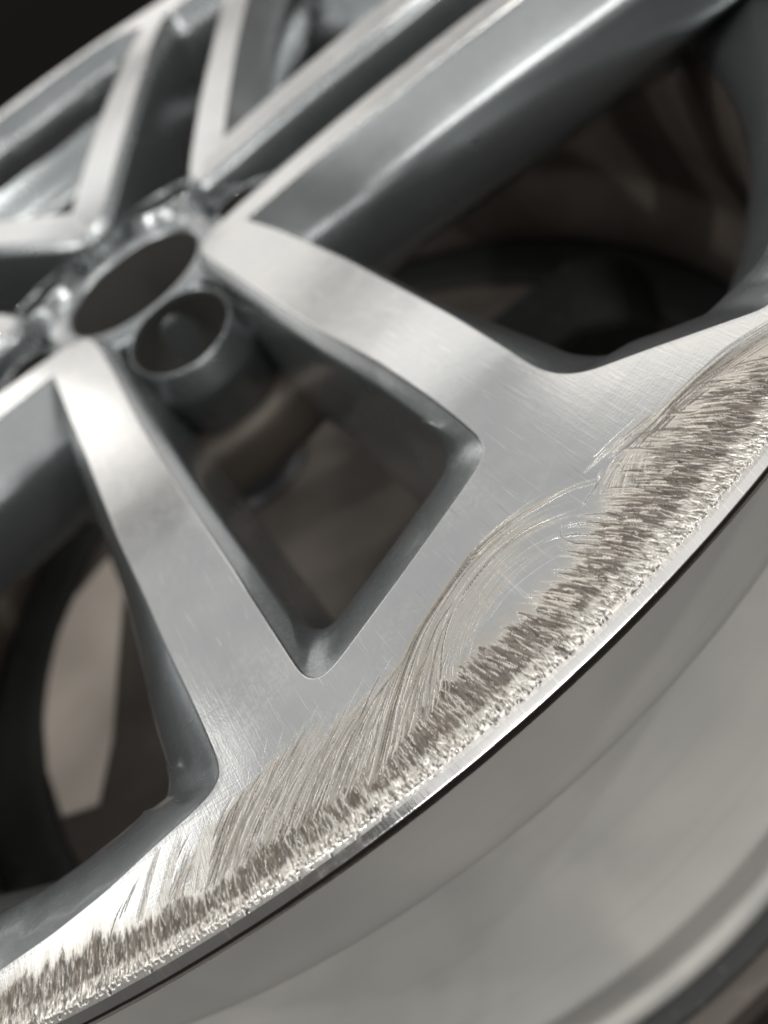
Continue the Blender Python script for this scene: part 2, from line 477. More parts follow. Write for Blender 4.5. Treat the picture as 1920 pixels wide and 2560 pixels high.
def rot(o, a): o.rotation_euler = (0, 0, a)
def lathe(name, prof, mat, parent, n=360, a0=0, a1=2 * math.pi):
    prof = np.array(prof); a = np.linspace(a0, a1, n, endpoint=False)
    V = np.concatenate([np.column_stack([r * np.cos(a), r * np.sin(a), np.full(n, z)]) for r, z in prof])
    Fq = []
    i = np.arange(n); j = (i + 1) % n
    for k in range(len(prof) - 1):
        Fq.append(np.column_stack([k * n + i, (k + 1) * n + i, (k + 1) * n + j, k * n + j]))
    return mesh_obj(name, V, np.vstack(Fq), mat, parent, zoff=ZO)

def rounded(prof, k=3):
    P = np.array(prof)
    for _ in range(k):
        Q = [P[0]]
        for a, b in zip(P[:-1], P[1:]): Q += [a * .75 + b * .25, a * .25 + b * .75]
        Q.append(P[-1]); P = np.array(Q)
    return P

# ------------------------------------------------------------------ barrel and lip
LIP = np.vstack([rounded([(.2470, -.0012), (.2496, -.0004), (.2500, -.0002), (.2517, -.00145), (.25185, -.0017), (.25187, -.0022)], 2),
                 rounded([(.25185, -.0024), (.2517, -.0032), (.2515, -.0042), (.2504, -.0056), (.2485, -.0060)], 1)])
lip = lathe('rim_lip', LIP, M_FACE, wheel, 2880)
lco = np.zeros(len(lip.data.vertices) * 3, np.float32); lip.data.vertices.foreach_get('co', lco); lco = lco.reshape(-1, 3)
lan = np.degrees(np.arctan2(lco[:, 1], lco[:, 0])); dent = np.zeros(len(lco))
for i in range(26):                                     # nicks and flattened spots along the scraped stretch
    c0 = rng.uniform(-113, -74); w0 = rng.uniform(.06, .35); dent += rng.uniform(.006, .035) * np.exp(-((lan - c0) / w0) ** 2)
lr = np.hypot(lco[:, 0], lco[:, 1]); k_ = 1 - np.clip(dent, 0, .3) * mm * (lr > .2499) / lr
lco[:, 0] *= k_; lco[:, 1] *= k_; lco[:, 2] -= np.clip(dent, 0, .3) * mm * .5 * (lr > .2499)
lip.data.vertices.foreach_set('co', lco.ravel()); lip.data.update()
OUTP = rounded([(.2490, -.0059), (.2440, -.0080), (.2388, -.0110), (.2376, -.0190), (.2396, -.0420), (.2404, -.0490), (.2401, -.0520), (.2385, -.0550), (.2250, -.0610),
        (.2150, -.0660), (.2125, -.0700), (.2140, -.0780), (.2220, -.1000), (.2330, -.1300), (.2405, -.1470), (.2432, -.1520), (.2437, -.1540), (.2436, -.1600), (.2432, -.1720), (.2428, -.1820),
        (.2420, -.1850), (.2412, -.1880), (.2420, -.1910), (.2448, -.1935), (.2456, -.1960), (.2456, -.2010), (.2450, -.2035), (.2430, -.2045)], 2)
lathe('barrel', OUTP, M_BARREL, wheel, 360)
INP = rounded([(.2430, -.2045), (.2385, -.2042), (.2345, -.1990), (.2330, -.1860), (.2345, -.1700), (.2370, -.1560), (.2345, -.1480), (.2265, -.1300),
       (.2155, -.1000), (.2085, -.0760), (.2068, -.0620), (.2075, -.0500)], 2)
lathe('barrel_inside', INP, M_INSIDE, wheel, 360)
FSL = rounded([(.2075, -.0500), (.2082, -.0455), (.2120, -.0400), (.2250, -.0300), (.2320, -.0200), (.2345, -.0080)], 2)
lathe('front_well', FSL, M_PAINT, wheel, 360)

# ------------------------------------------------------------------ spokes
body_mesh = face_mesh = None
spokes = []
for k in range(5):
    ang = R_(72 * k)
    if body_mesh is None:
        s = mesh_obj('spoke', BODY_V, BODY_T, M_PAINT, wheel, zoff=ZO); body_mesh = s.data
    else:
        s = bpy.data.objects.new('spoke', body_mesh); col.objects.link(s); s.parent = wheel
    rot(s, ang)
    spokes.append(s)
    if k:
        if face_mesh is None:
            f = mesh_obj('machined_face', FACE_V, FACE_T, M_FACE, s, zoff=ZO); face_mesh = f.data
        else:
            f = bpy.data.objects.new('machined_face', face_mesh); col.objects.link(f); f.parent = s

# ------------------------------------------------------------------ scraped face of the nearest spoke
A0, A1 = -114.0, -73.4               # degrees
VMAX, VMIN = 24.0, -0.75             # mm inward from r = 250
G = .125
nu = int(R_(A1 - A0) * 250 / G); nv = int((VMAX - VMIN) / G)
AA = np.linspace(A0, A1, nu); VV = np.linspace(VMIN, VMAX, nv)
DPM = 180 / math.pi / 250            # degrees per mm along the rim
H = np.zeros((nu, nv)); D = np.zeros((nu, nv)); FR = np.zeros((nu, nv)); HZ = np.zeros((nu, nv))

def splat(a, v, w, env, layers):
    """paint a stroke over what is there: layers = [(array, target value)]"""
    u = (a - A0) / DPM
    du = np.gradient(u); dv = np.gradient(v); L = np.hypot(du, dv) + 1e-9
    nx, ny = -dv / L, du / L
    wm = float(np.max(w)); K = max(1, int(np.ceil(1.6 * wm / (G * .7))))
    for k in range(-K, K + 1):
        o = k * G * .7
        g = np.exp(-(o / np.maximum(w, .03)) ** 2) * env
        iu = np.rint((u + nx * o) / DPMI).astype(int); iv = np.rint((v + ny * o - VMIN) / ((VMAX - VMIN) / (nv - 1))).astype(int)
        ok = (iu >= 0) & (iu < nu) & (iv >= 0) & (iv < nv) & (g > .03)
        iu, iv, g = iu[ok], iv[ok], g[ok]
        for arr, val in layers: arr[iu, iv] += g * (val - arr[iu, iv])
DPMI = (A1 - A0) / DPM / (nu - 1)

def stroke(pts, w, depth=0, dirt=0, fresh=0, haze=0, ridge=0):
    pts = np.array(pts, float)
    u = pts[:, 0] / DPM; s = np.concatenate([[0], np.cumsum(np.hypot(np.diff(u), np.diff(pts[:, 1])))])
    n = max(4, int(s[-1] / (G * .6))); q = np.linspace(0, s[-1], n)
    a = np.interp(q, s, pts[:, 0]); v = np.interp(q, s, pts[:, 1])
    t = q / s[-1]
    env = np.minimum(1, np.minimum((t + .12) * 5, (1.0 - t) * 2.2 + .06))
    ww = w * (.35 + .65 * env)
    L = []
    if dirt: L += [(D, dirt), (FR, 0.0)]
    if fresh: L += [(FR, fresh), (D, 0.0)]
    if haze: L += [(HZ, haze)]
    if depth: L += [(H, -depth)]
    if ridge: L += [(H, ridge)]
    splat(a, v, ww, env, L)

def catmull(P, n=14):
    P = np.array(P, float); P = np.vstack([2 * P[0] - P[1], P, 2 * P[-1] - P[-2]]); o = []
    for i in range(1, len(P) - 2):
        for t in np.linspace(0, 1, n, endpoint=False):
            a, b, c, d = P[i - 1:i + 3]
            o.append(.5 * ((2 * b) + (-a + c) * t + (2 * a - 5 * b + 4 * c - d) * t * t + (-a + 3 * b - 3 * c + d) * t ** 3))
    o.append(P[-2]); return np.array(o)

DT = np.array([(-114, 6.0), (-107.2, 5.8), (-105.9, 6.0), (-104.4, 6.4), (-103.2, 4.2), (-102.1, 5.8), (-101.3, 5.0), (-100.7, 4.0), (-99.3, 5.0), (-97.9, 7.0), (-96, 7.2), (-94.1, 7.4),
               (-92.6, 8.6), (-89.9, 8.8), (-88.7, 8.3), (-87.9, 8.0), (-86.8, 7.4), (-85.1, 9.2), (-82.9, 11.2), (-81.7, 12.0), (-79.6, 11.6), (-78.5, 10.2), (-77, 7.4), (-73, 5.0)])
TB = np.array([(-114, 2.2), (-105.2, 2.0), (-102.4, 1.5), (-99.8, 1.4), (-97.6, 1.7), (-95.7, 1.8), (-93.2, 2.0), (-91.4, 2.1), (-89.2, 2.3), (-86.4, 2.8), (-83.7, 2.9), (-81.3, 2.8), (-79.1, 2.8), (-73, 2.6)])
dtf = lambda a: np.interp(a, DT[:, 0], DT[:, 1])
tbf = lambda a: np.interp(a, TB[:, 0], TB[:, 1])
def tilt(a):                          # sideways lean of the short strokes, mm along the rim per mm inward
    return np.interp(a, [-114, -104, -98, -92, -88, -83, -78, -73], [-.05, -.02, -.06, -.16, -.42, -.42, -.30, -.2])
wob = np.cumsum(rng.normal(0, .05, 4000)); wob -= np.linspace(wob[0], wob[-1], 4000)

# short dark strokes: the brown scraped band, ragged towards the hub
def ragged(a):
    return (1.25 * math.sin(a * 7.3 + 1.7 * math.sin(a * 2.9)) + .7 * math.sin(a * 17.1 + 2 * math.sin(a * 5.1)) + .6 * math.sin(a * 41.0 + a * a))
patch = np.convolve(rng.normal(0, 1, nu + 40), np.hanning(41) / 20.5, mode='valid')
for i in range(nu):
    a = AA[i]; d = dtf(a) + ragged(a) * .5; t0 = tbf(a)
    HZ[i] = np.maximum(HZ[i], .5 * sm(VV, -.5, .5) * (1 - sm(VV, d * .9, d * 1.3 + 1.5)))
    D[i] = np.maximum(D[i], np.clip(.86 + .2 * patch[i], .6, .97) * sm(VV, t0 - .6, t0 + .5) * (1 - sm(VV, d * .7, d * .98)))
for i in range(11000):
    a = rng.uniform(A0 + .3, A1 - .3); t0 = tbf(a); d = dtf(a) + ragged(a) * .6
    v0 = rng.uniform(t0 - 1.2, t0 + (d - t0) * .8)
    v1 = v0 + rng.uniform(.6, 2.6) if rng.random() < .6 else v0 + (d - v0) * rng.uniform(.5, 1.0)
    v1 = min(v1, d * rng.uniform(.86, 1.0) + rng.exponential(.3) + (rng.exponential(2.2) if rng.random() < .12 else 0))
    if v1 - v0 < .4: continue
    tl = tilt(a) + rng.normal(0, .10)
    du = tl * (v1 - v0) * DPM; cv = rng.normal(0, .08) * DPM * (v1 - v0)
    P = [(a, v0), (a + du * .5 + cv, (v0 + v1) / 2), (a + du, v1)]
    x = rng.random()
    if x < .70: stroke(P, rng.uniform(.04, .14), depth=rng.uniform(.01, .06), dirt=rng.uniform(.8, 1.0))
    elif x < .84: stroke(P, rng.uniform(.04, .10), dirt=rng.uniform(.3, .65), ridge=rng.uniform(.005, .02))
    else: stroke(P, rng.uniform(.03, .07), fresh=rng.uniform(.15, .6), ridge=rng.uniform(.01, .025))

# long sweeping scratches
ARCS = [
 ([(-95.05, 3.4), (-94.14, 7.3), (-93.25, 11.0), (-91.59, 16.2), (-90.12, 18.7), (-88.27, 20.6), (-86.59, 20.4), (-85.35, 19.0), (-84.12, 16.8), (-83.02, 12.2)], 34, .55),
 ([(-91.92, 8.0), (-90.9, 13.2), (-89.64, 16.4), (-87.93, 17.8), (-86.41, 17.0), (-84.85, 13.3)], 20, .75),
 ([(-82.47, 15.4), (-81.03, 14.5), (-79.42, 13.9), (-77.97, 12.7), (-76.81, 11.2), (-75.5, 8.4), (-74.4, 6.0)], 26, .6),
 ([(-80.87, 13.0), (-79.58, 13.5), (-78.69, 12.1), (-77.58, 10.0), (-76.0, 7.2)], 16, .55),
 ([(-83.6, 17.2), (-82.2, 16.8), (-81.0, 15.9), (-80.0, 15.0)], 12, .7),
 ([(-99.55, 4.5), (-98.71, 8.4), (-97.51, 12.2), (-96.65, 14.8), (-95.73, 17.5)], 36, .8),
 ([(-100.66, 4.5), (-99.84, 9.0), (-99.0, 12.7), (-98.3, 13.8)], 26, .7),
 ([(-96.75, 4.6), (-95.58, 8.9), (-94.47, 11.8), (-93.49, 13.4), (-92.2, 15.0)], 42, .8),
 ([(-98.1, 4.0), (-97.1, 8.2), (-96.0, 11.4), (-95.0, 14.0), (-93.8, 16.6)], 40, .9),
 ([(-94.0, 6.0), (-93.2, 9.0), (-92.2, 12.0), (-91.0, 14.0)], 24, .8),
 ([(-102.2, 5.0), (-101.5, 8.4), (-100.9, 11.2)], 16, .5),
 ([(-85.6, 6.0), (-86.0, 9.0), (-86.2, 12.0), (-85.6, 14.6)], 10, .8),
 ([(-104.0, 5.0), (-103.6, 8.0), (-102.9, 11.0)], 8, .5),
 ([(-84.9, 8.0), (-85.5, 11.8), (-86.2, 14.0), (-87.2, 15.2)], 12, .6),
]
def resample(P, n):
    P = catmull(P); u = P[:, 0] / DPM; q = np.concatenate([[0], np.cumsum(np.hypot(np.diff(u), np.diff(P[:, 1])))])
    x = np.linspace(0, q[-1], n); return np.column_stack([np.interp(x, q, P[:, 0]), np.interp(x, q, P[:, 1])])
def hair(seg, k=1.0):
    x = rng.random()
    if x < .60: stroke(seg, rng.uniform(.04, .08), depth=rng.uniform(.004, .018), dirt=rng.uniform(.45, 1.0) * k)
    elif x < .72: stroke(seg, rng.uniform(.04, .08), fresh=rng.uniform(.15, .5), depth=.005)
    else: stroke(seg, rng.uniform(.06, .14), haze=rng.uniform(.25, .6))
def fan(A, B, n, k=1.0, jit=.35):
    A, B = resample(A, 60), resample(B, 60)
    for i in range(n // 6):
        t = rng.uniform(-.1, 1.1); C_ = A * (1 - t) + B * t; i0 = int(rng.uniform(0, 20)); i1 = int(rng.uniform(32, 60))
        stroke(C_[i0:i1], rng.uniform(.4, .8), haze=rng.uniform(.45, .75) * min(1, k + .1))
    n = int(n * 1.5)
    for i in range(n):
        t = rng.uniform(-.2, 1.2); t2 = t + rng.normal(0, .22)
        w = np.linspace(t, t2, 60)[:, None]
        C_ = A * (1 - w) + B * w
        C_[:, 0] += rng.normal(0, jit) * DPM; C_[:, 1] += rng.normal(0, jit * .5)
        i0 = int(abs(rng.normal(0, 14))) % 44; i1 = int(min(60, i0 + rng.uniform(10, 44)))
        hair(C_[i0:i1], k)
LF1 = [(-99.55, 4.5), (-98.71, 8.4), (-97.51, 12.2), (-96.65, 14.8), (-95.73, 17.5)]
LF2 = [(-100.66, 4.5), (-99.84, 9.0), (-99.0, 12.7), (-98.1, 14.4)]
LF3 = [(-96.75, 4.6), (-95.58, 8.9), (-94.47, 11.8), (-93.49, 13.4), (-92.2, 15.0)]
AH = [(-95.05, 3.4), (-94.14, 7.3), (-93.25, 11.0), (-91.59, 16.2), (-90.12, 18.7)]
AF = ARCS[0][0]; AG = ARCS[1][0]
AM = [(-93.4, 6.0), (-92.6, 9.6), (-91.4, 14.6), (-90.0, 17.4), (-88.2, 19.2), (-86.6, 18.8), (-85.2, 16.2)]
fan(LF2, LF1, 190, .9); fan(LF1, LF3, 300, .8); fan(LF3, AH, 280, .85)
fan(AF, AM, 150, .95, .25); fan(AM, AG, 170, .6, .4); fan(AG, [(-91.0, 8.4), (-90.2, 11.0), (-88.8, 13.2), (-87.2, 13.4), (-85.6, 11.4)], 90, .35, .5); fan(AH, [(-92.3, 6.0), (-91.6, 10.0), (-90.6, 13.6)], 90, .8)
fan(ARCS[2][0], [(-81.8, 12.6), (-80.6, 12.8), (-79.2, 11.6), (-77.6, 9.4), (-76.2, 7.0), (-74.8, 4.5)], 110, .9, .25)
fan(ARCS[4][0], ARCS[2][0][:4], 26, .6, .3)
fan([(-84.0, 12.8), (-82.9, 14.4), (-81.6, 14.8)], [(-83.6, 9.0), (-82.2, 12.0), (-80.8, 12.6)], 50, .7)
fan(ARCS[10][0], LF2, 60, .8)
for i in range(420):
    a = rng.uniform(-88, -76.5); d = dtf(a); v0 = d * rng.uniform(.5, .95); v1 = v0 + rng.uniform(1.2, 5.5) * (1.0 if rng.random() < .5 else .55)
    tl = -.42 + rng.normal(0, .08) - .03 * (v1 - v0); P = [(a, v0), (a + tl * .45 * (v1 - v0) * DPM, (v0 + v1) / 2), (a + tl * 1.15 * (v1 - v0) * DPM, v1)]
    if rng.random() < .55: stroke(P, rng.uniform(.05, .14), depth=.03, dirt=rng.uniform(.6, 1.0))
    else: stroke(P, rng.uniform(.05, .12), haze=.8, fresh=rng.uniform(.1, .5))
for pts, n, spread in ARCS:
    base = catmull(pts)
    for i in range(n // 2):
        t0 = rng.uniform(0, .45); t1 = min(1, t0 + rng.uniform(.25, .75))
        seg = base[int(t0 * (len(base) - 1)):int(t1 * (len(base) - 1)) + 1].copy()
        if len(seg) < 4: continue
        k = rng.normal(0, spread * 1.0); sc = np.linspace(1.0, rng.uniform(.5, 1.5), len(seg))
        seg[:, 0] += k * DPM * sc * 1.3; seg[:, 1] += k * .5 * sc
        hair(seg)
# a few deep single gouges
for pts in [ARCS[0][0][:9], ARCS[2][0], [(-100.3, 9.6), (-99.7, 12.2), (-99.1, 14.0)], [(-99.7, 9.3), (-99.2, 12.0), (-98.6, 14.2)], [(-101.9, 8.6), (-101.3, 11.2), (-100.9, 12.6)],
            [(-94.5, 12.0), (-93.4, 15.0), (-92.2, 17.0)], [(-84.6, 13.8), (-83.6, 14.5), (-82.7, 14.6)], [(-91.6, 13.5), (-90.6, 16.0), (-89.2, 17.5)]]:
    stroke(catmull(pts), .075, depth=.05, dirt=.9)
# bright planed flats near the left, streaked
for aa, vv, wd in ((-101.0, 5.6, 1.7), (-102.2, 6.0, .9), (-103.0, 6.2, .5)):
    for i in range(int(46 * wd)):
        k = rng.uniform(-.5, .5) * wd * 1.5; e = rng.uniform(.35, 1.0)
        P = [(aa + k * DPM, vv + rng.uniform(-.8, .6)), (aa + (k * .95 + 2.4 * e) * DPM, vv + 4.6 * e), (aa + (k * .8 + 5 * e) * DPM, vv + 8.4 * e)]
        if rng.random() < .82: stroke(P, rng.uniform(.06, .16), fresh=rng.uniform(.6, 1.0), depth=.02)
        else: stroke(P, rng.uniform(.04, .07), dirt=rng.uniform(.4, .9), depth=.03)
# torn bright metal along the very edge
for i in range(nu):
    t0 = tbf(AA[i]); z_ = 1 - sm(VV, t0 * .75, t0 * 1.15)
    FR[i] = FR[i] * (1 - z_) + .5 * z_; D[i] = D[i] * (1 - z_) + .22 * z_
for i in range(4600):
    a = rng.uniform(A0, A1); t0 = tbf(a) * (1 + .22 * ragged(a * 1.7))
    v0 = rng.uniform(-.25, t0 * .6); v1 = v0 + rng.uniform(.35, .95) * t0 * .8
    tl = rng.normal(-.05, .22) - .25 * float(np.interp(a, [-95, -85], [0, 1]))
    P = [(a, v0), (a + tl * (v1 - v0) * DPM, v1)]
    x = rng.random()
    if x < .42: stroke(P, rng.uniform(.04, .11), fresh=rng.uniform(.75, 1.0), ridge=rng.uniform(.0, .05))
    elif x < .54: stroke(P, rng.uniform(.04, .10), fresh=rng.uniform(.1, .4), depth=rng.uniform(.0, .02))
    else: stroke(P, rng.uniform(.04, .09), depth=rng.uniform(.03, .10), dirt=rng.uniform(.75, 1.0))
# loose burr crumbs on the lip
for i in range(90):
    a = rng.uniform(A0, A1); v = rng.uniform(-.68, -.1)
    stroke([(a, v), (a + rng.normal(0, .3) * DPM, v + rng.uniform(.1, .3))], rng.uniform(.08, .15), dirt=.9, ridge=.05)

def blur(a):
    b = np.pad(a, 1, mode='edge')
    return (b[1:-1, 1:-1] * 4 + b[:-2, 1:-1] * 2 + b[2:, 1:-1] * 2 + b[1:-1, :-2] + b[1:-1, 2:]) / 10
H = blur(H)
ta = R_(1) * AA
RR = (250 - VV) * mm
lipz = np.interp(-VV, [-30, 0, .08, 1.2], [0, -.03, -.22, -1.05]) * mm
GX = RR[None, :] * np.cos(ta)[:, None]; GY = RR[None, :] * np.sin(ta)[:, None]
edge = 1 - sm(VV, -.25, .35)
GZ = zf(RR)[None, :] + lipz[None, :] + H * mm - (edge * .00022)[None, :] * (FR < .45)
# fade displacement at the borders of the patch
fade = sm(VV, VMAX, VMAX - 2.0)[None, :]
GZ = zf(RR)[None, :] * (1 - fade) + GZ * fade
big_r = np.vstack([ch_out_r, arc(.2, SEAM_R, SEAM_R, 1)]); 
gp = np.column_stack([GX.ravel(), GY.ravel()])
# grid vertices that may be used: inside the face polygon, away from its window edges
polyX = np.vstack([ch_out_r, arc(.256, SEAM_R, SEAM_L, 200), ch_out_l[::-1], ch_inn[::-1]])
ok = in_poly(gp, polyX)
ch_all = np.vstack([ch_out_r, ch_out_l, ch_inn])
near = ch_all[(np.hypot(ch_all[:, 0], ch_all[:, 1]) > .20)]
for p in near:
    d = (np.abs(gp[:, 0] - p[0]) < .0012) & (np.abs(gp[:, 1] - p[1]) < .0012)
    if d.any():
        idx = np.nonzero(d)[0]; ok[idx[np.hypot(gp[idx, 0] - p[0], gp[idx, 1] - p[1]) < .00075]] = False
ok = ok.reshape(nu, nv)
cell = ok[:-1, :-1] & ok[1:, :-1] & ok[1:, 1:] & ok[:-1, 1:]
# keep only the component of cells that touches the rim, column by column
cell = np.minimum.accumulate(cell, axis=1) if False else cell
idx = np.arange(nu * nv).reshape(nu, nv)
ci, cj = np.nonzero(cell)
Qg = np.column_stack([idx[ci, cj], idx[ci + 1, cj], idx[ci + 1, cj + 1], idx[ci, cj + 1]])
# fill between the patch and the rest of the face: constraint edges are the patch border
from collections import defaultdict
pe = np.vstack([Qg[:, [0, 1]], Qg[:, [1, 2]], Qg[:, [2, 3]], Qg[:, [3, 0]]])
key = np.sort(pe, axis=1); uq, inv, cnt = np.unique(key, axis=0, return_inverse=True, return_counts=True)
bord = uq[cnt == 1]
bv = np.unique(bord); remap = {int(v): i for i, v in enumerate(bv)}
vs = [Vector((p[0] * 1000, p[1] * 1000)) for p in gp[bv]]
es = [(remap[int(a)], remap[int(b)]) for a, b in bord]
o = len(vs); outl = np.vstack([ch_out_r, arc(ROUT, SEAM_R, R_(A1 + .15), 60), arc(ROUT, R_(A0 - .15), SEAM_L, 40), ch_out_l[::-1], ch_inn[::-1]])
for seq in (ch_out_r, arc(ROUT, SEAM_R, R_(A1 + .12), 60), arc(ROUT, R_(A0 - .12), SEAM_L, 40), ch_out_l[::-1], ch_inn[::-1]):
    o = len(vs); vs += [Vector((float(p[0]) * 1000, float(p[1]) * 1000)) for p in seq]
    es += [(o + i, o + i + 1) for i in range(len(seq) - 1)]
st = steiner(poly, .003, .0015)
sa = np.degrees(np.arctan2(st[:, 1], st[:, 0])); sv = 250 - np.hypot(st[:, 0], st[:, 1]) * 1000
st = st[~((sa > A0 - .4) & (sa < A1 + .4) & (sv < VMAX + .8))]
vs += [Vector((float(p[0]) * 1000, float(p[1]) * 1000)) for p in st]
res = delaunay_2d_cdt(vs, es, [], 0, 1e-5)
CV = np.array([(v.x, v.y) for v in res[0]]) / 1000; CT = np.array(res[2])
cen = CV[CT].mean(axis=1)
inside = in_poly(cen, poly)
cu = (np.degrees(np.arctan2(cen[:, 1], cen[:, 0])) - A0) / (A1 - A0) * (nu - 1); cvv = ((250 - np.hypot(cen[:, 0], cen[:, 1]) * 1000) - VMIN) / (VMAX - VMIN) * (nv - 1)
iu = np.floor(cu).astype(int); iv = np.floor(cvv).astype(int)
g_ok = (iu >= 0) & (iu < nu - 1) & (iv >= 0) & (iv < nv - 1)
incell = np.zeros(len(cen), bool); incell[g_ok] = cell[iu[g_ok], iv[g_ok]]
CT = CT[inside & ~incell]
a, b, c = CV[CT[:, 0]], CV[CT[:, 1]], CV[CT[:, 2]]
cr = (b - a)[:, 0] * (c - a)[:, 1] - (b - a)[:, 1] * (c - a)[:, 0]
CT[cr < 0] = CT[cr < 0][:, ::-1]
CT = CT[np.abs(cr) > 1e-13]
# heights and wear values of the fill: taken from the grid where it covers them
def grid_at(arr, P):
    u = (np.degrees(np.arctan2(P[:, 1], P[:, 0])) - A0) / (A1 - A0) * (nu - 1); v = ((250 - np.hypot(P[:, 0], P[:, 1]) * 1000) - VMIN) / (VMAX - VMIN) * (nv - 1)
    inn_ = (u > -.5) & (u < nu - .5) & (v > -.5) & (v < nv - .5)
    o_ = np.zeros(len(P)); i_ = np.clip(np.rint(u), 0, nu - 1).astype(int); j_ = np.clip(np.rint(v), 0, nv - 1).astype(int)
    o_[inn_] = arr[i_[inn_], j_[inn_]]; return o_, inn_
cz = zf(np.hypot(CV[:, 0], CV[:, 1]))
gz, gi = grid_at(GZ, CV)
# only border vertices of the patch take its exact height
on_b = np.zeros(len(CV), bool)
for i, orig in enumerate(res[3]):
    if orig and orig[0] < len(bv): on_b[i] = True
cz[on_b] = gz[on_b]
at_c = {k: grid_at(v, CV)[0] for k, v in (('dirt', D), ('fresh', FR), ('haze', HZ))}
used = np.unique(Qg); rm = -np.ones(nu * nv, int); rm[used] = np.arange(len(used))
gv = np.column_stack([gp[used], GZ.ravel()[used]])
Qg = rm[Qg]
q0 = gv[Qg[:, 0]]; q1 = gv[Qg[:, 1]]; q2 = gv[Qg[:, 2]]
if np.mean(np.cross(q1 - q0, q2 - q0)[:, 2]) < 0: Qg = Qg[:, ::-1]
HV = np.vstack([gv, np.column_stack([CV, cz])])
HT = np.vstack([Qg[:, [0, 1, 2]], Qg[:, [0, 2, 3]], CT + len(gv)])
HVa, HTa = np.vstack([HV, Vb]), np.vstack([HT, np.vstack([Fb[:, [0, 1, 2]], Fb[:, [0, 2, 3]]]) + len(HV)])
att = {}
for k, arr in (('dirt', D), ('fresh', FR), ('haze', HZ)):
    att[k] = np.concatenate([arr.ravel()[used], at_c[k], np.zeros(len(Vb))])
hero = mesh_obj('machined_face', HVa, HTa, M_WORN, spokes[0], attrs=att, zoff=ZO)
hero['label'] = 'machined spoke face with brown kerb scrapes along the rim'

# ------------------------------------------------------------------ hub
BORE = [(.0284, -.0900), (.0284, -.0296), (.0288, -.0288)]
lathe('bore', BORE, M_RECESS, wheel, 120)
HUBP = rounded([(.0286, -.0292), (.0289, -.0286), (.0298, -.0278), (.0315, -.0272), (.0335, -.0275), (.0370, -.0280), (.0392, -.0284), (.0405, -.0300), (.0410, -.0340), (.0415, -.0600)], 2)
lathe('hub', HUBP, M_PAINT, wheel, 120)
lathe('hub_back', rounded([(.0400, -.0560), (.0650, -.0565), (.0755, -.0580), (.0785, -.0610), (.0790, -.0660), (.0780, -.0800), (.0700, -.0840), (.0268, -.0900)], 2), M_INSIDE, wheel, 160)
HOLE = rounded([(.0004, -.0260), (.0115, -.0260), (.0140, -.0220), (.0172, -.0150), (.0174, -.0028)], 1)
BOSS = rounded([(.0174, -.0028), (.0175, -.0010), (.0180, -.0004), (.0187, -.0012), (.0222, -.0082), (.0230, -.0102), (.0232, -.0130), (.0216, -.0300), (.0214, -.0420)], 2)
ZS = ZO; ZO = 0.0
boss_mesh = None
for k in range(5):
    an = R_(-90 + 72 * k)
    if boss_mesh is None:
        b = lathe('lug_seat', BOSS, M_PAINT, wheel, 64); boss_mesh = b.data
        hl_ = lathe('lug_hole', HOLE, M_RECESS, b, 64); hole_mesh = hl_.data
    else:
        b = bpy.data.objects.new('lug_seat', boss_mesh); col.objects.link(b); b.parent = wheel
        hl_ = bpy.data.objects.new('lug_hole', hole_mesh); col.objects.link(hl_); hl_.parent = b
    ax = Vector((math.cos(an) * math.sin(R_(11)), math.sin(an) * math.sin(R_(11)), math.cos(R_(11))))
    b.rotation_euler = ax.to_track_quat('Z', 'Y').to_euler()
    b.location = (.0585 * math.cos(an), .0585 * math.sin(an), ZS - .0268)
ZO = ZS

# ------------------------------------------------------------------ bench and floor
def box(name, x0, x1, y0, y1, z0, z1, mat, parent=None, bev=0.0):
    bm = bmesh.new(); bmesh.ops.create_cube(bm, size=1)
    for v in bm.verts:
        v.co = Vector(((x0 + x1) / 2 + v.co.x * (x1 - x0), (y0 + y1) / 2 + v.co.y * (y1 - y0), (z0 + z1) / 2 + v.co.z * (z1 - z0)))
    if bev: bmesh.ops.bevel(bm, geom=bm.edges[:], offset=bev, segments=3, affect='EDGES', profile=.5)
    me = bpy.data.meshes.new(name); bm.to_mesh(me); bm.free()
    me.materials.append(mat); o = bpy.data.objects.new(name, me); col.objects.link(o)
    if parent: o.parent = parent
    return o

mt, nt, bs = new_mat('bench_board'); M_BENCH = mt
tc = node(nt, 'ShaderNodeTexCoord'); ob = tc.outputs['Object']
b1 = noise(nt, ob, 9.0, 5, .6, .4); b2 = noise(nt, ob, 120.0, 3)
base = mix_c(nt, ramp(nt, b1, [(.3, 0.0), (.7, 1.0)]), (.062, .052, .044), (.11, .094, .08))
base = mix_c(nt, ramp(nt, b2, [(.62, 0.0), (.8, .4)]), base, (.2, .17, .14))
lk(nt, base, bs.inputs['Base Color']); bs.inputs['Roughness'].default_value = .6
mt, nt, bs = new_mat('black_rubber'); M_RUB = mt
tc = node(nt, 'ShaderNodeTexCoord'); ob = tc.outputs['Object']
b1 = noise(nt, ob, 330.0, 2, .5); b2 = noise(nt, ob, 30.0, 3)
base = mix_c(nt, ramp(nt, b1, [(.66, 0.0), (.74, .8)]), (.012, .013, .012), (.13, .135, .13))
lk(nt, base, bs.inputs['Base Color']); bs.inputs['Roughness'].default_value = .55
mt, nt, bs = new_mat('dark_floor'); M_FLOOR = mt
tc = node(nt, 'ShaderNodeTexCoord'); b1 = noise(nt, tc.outputs['Object'], 3.0, 5)
lk(nt, mix_c(nt, b1, (.014, .011, .009), (.03, .024, .02)), bs.inputs['Base Color']); bs.inputs['Roughness'].default_value = .8; bs.inputs['Specular IOR Level'].default_value = .1

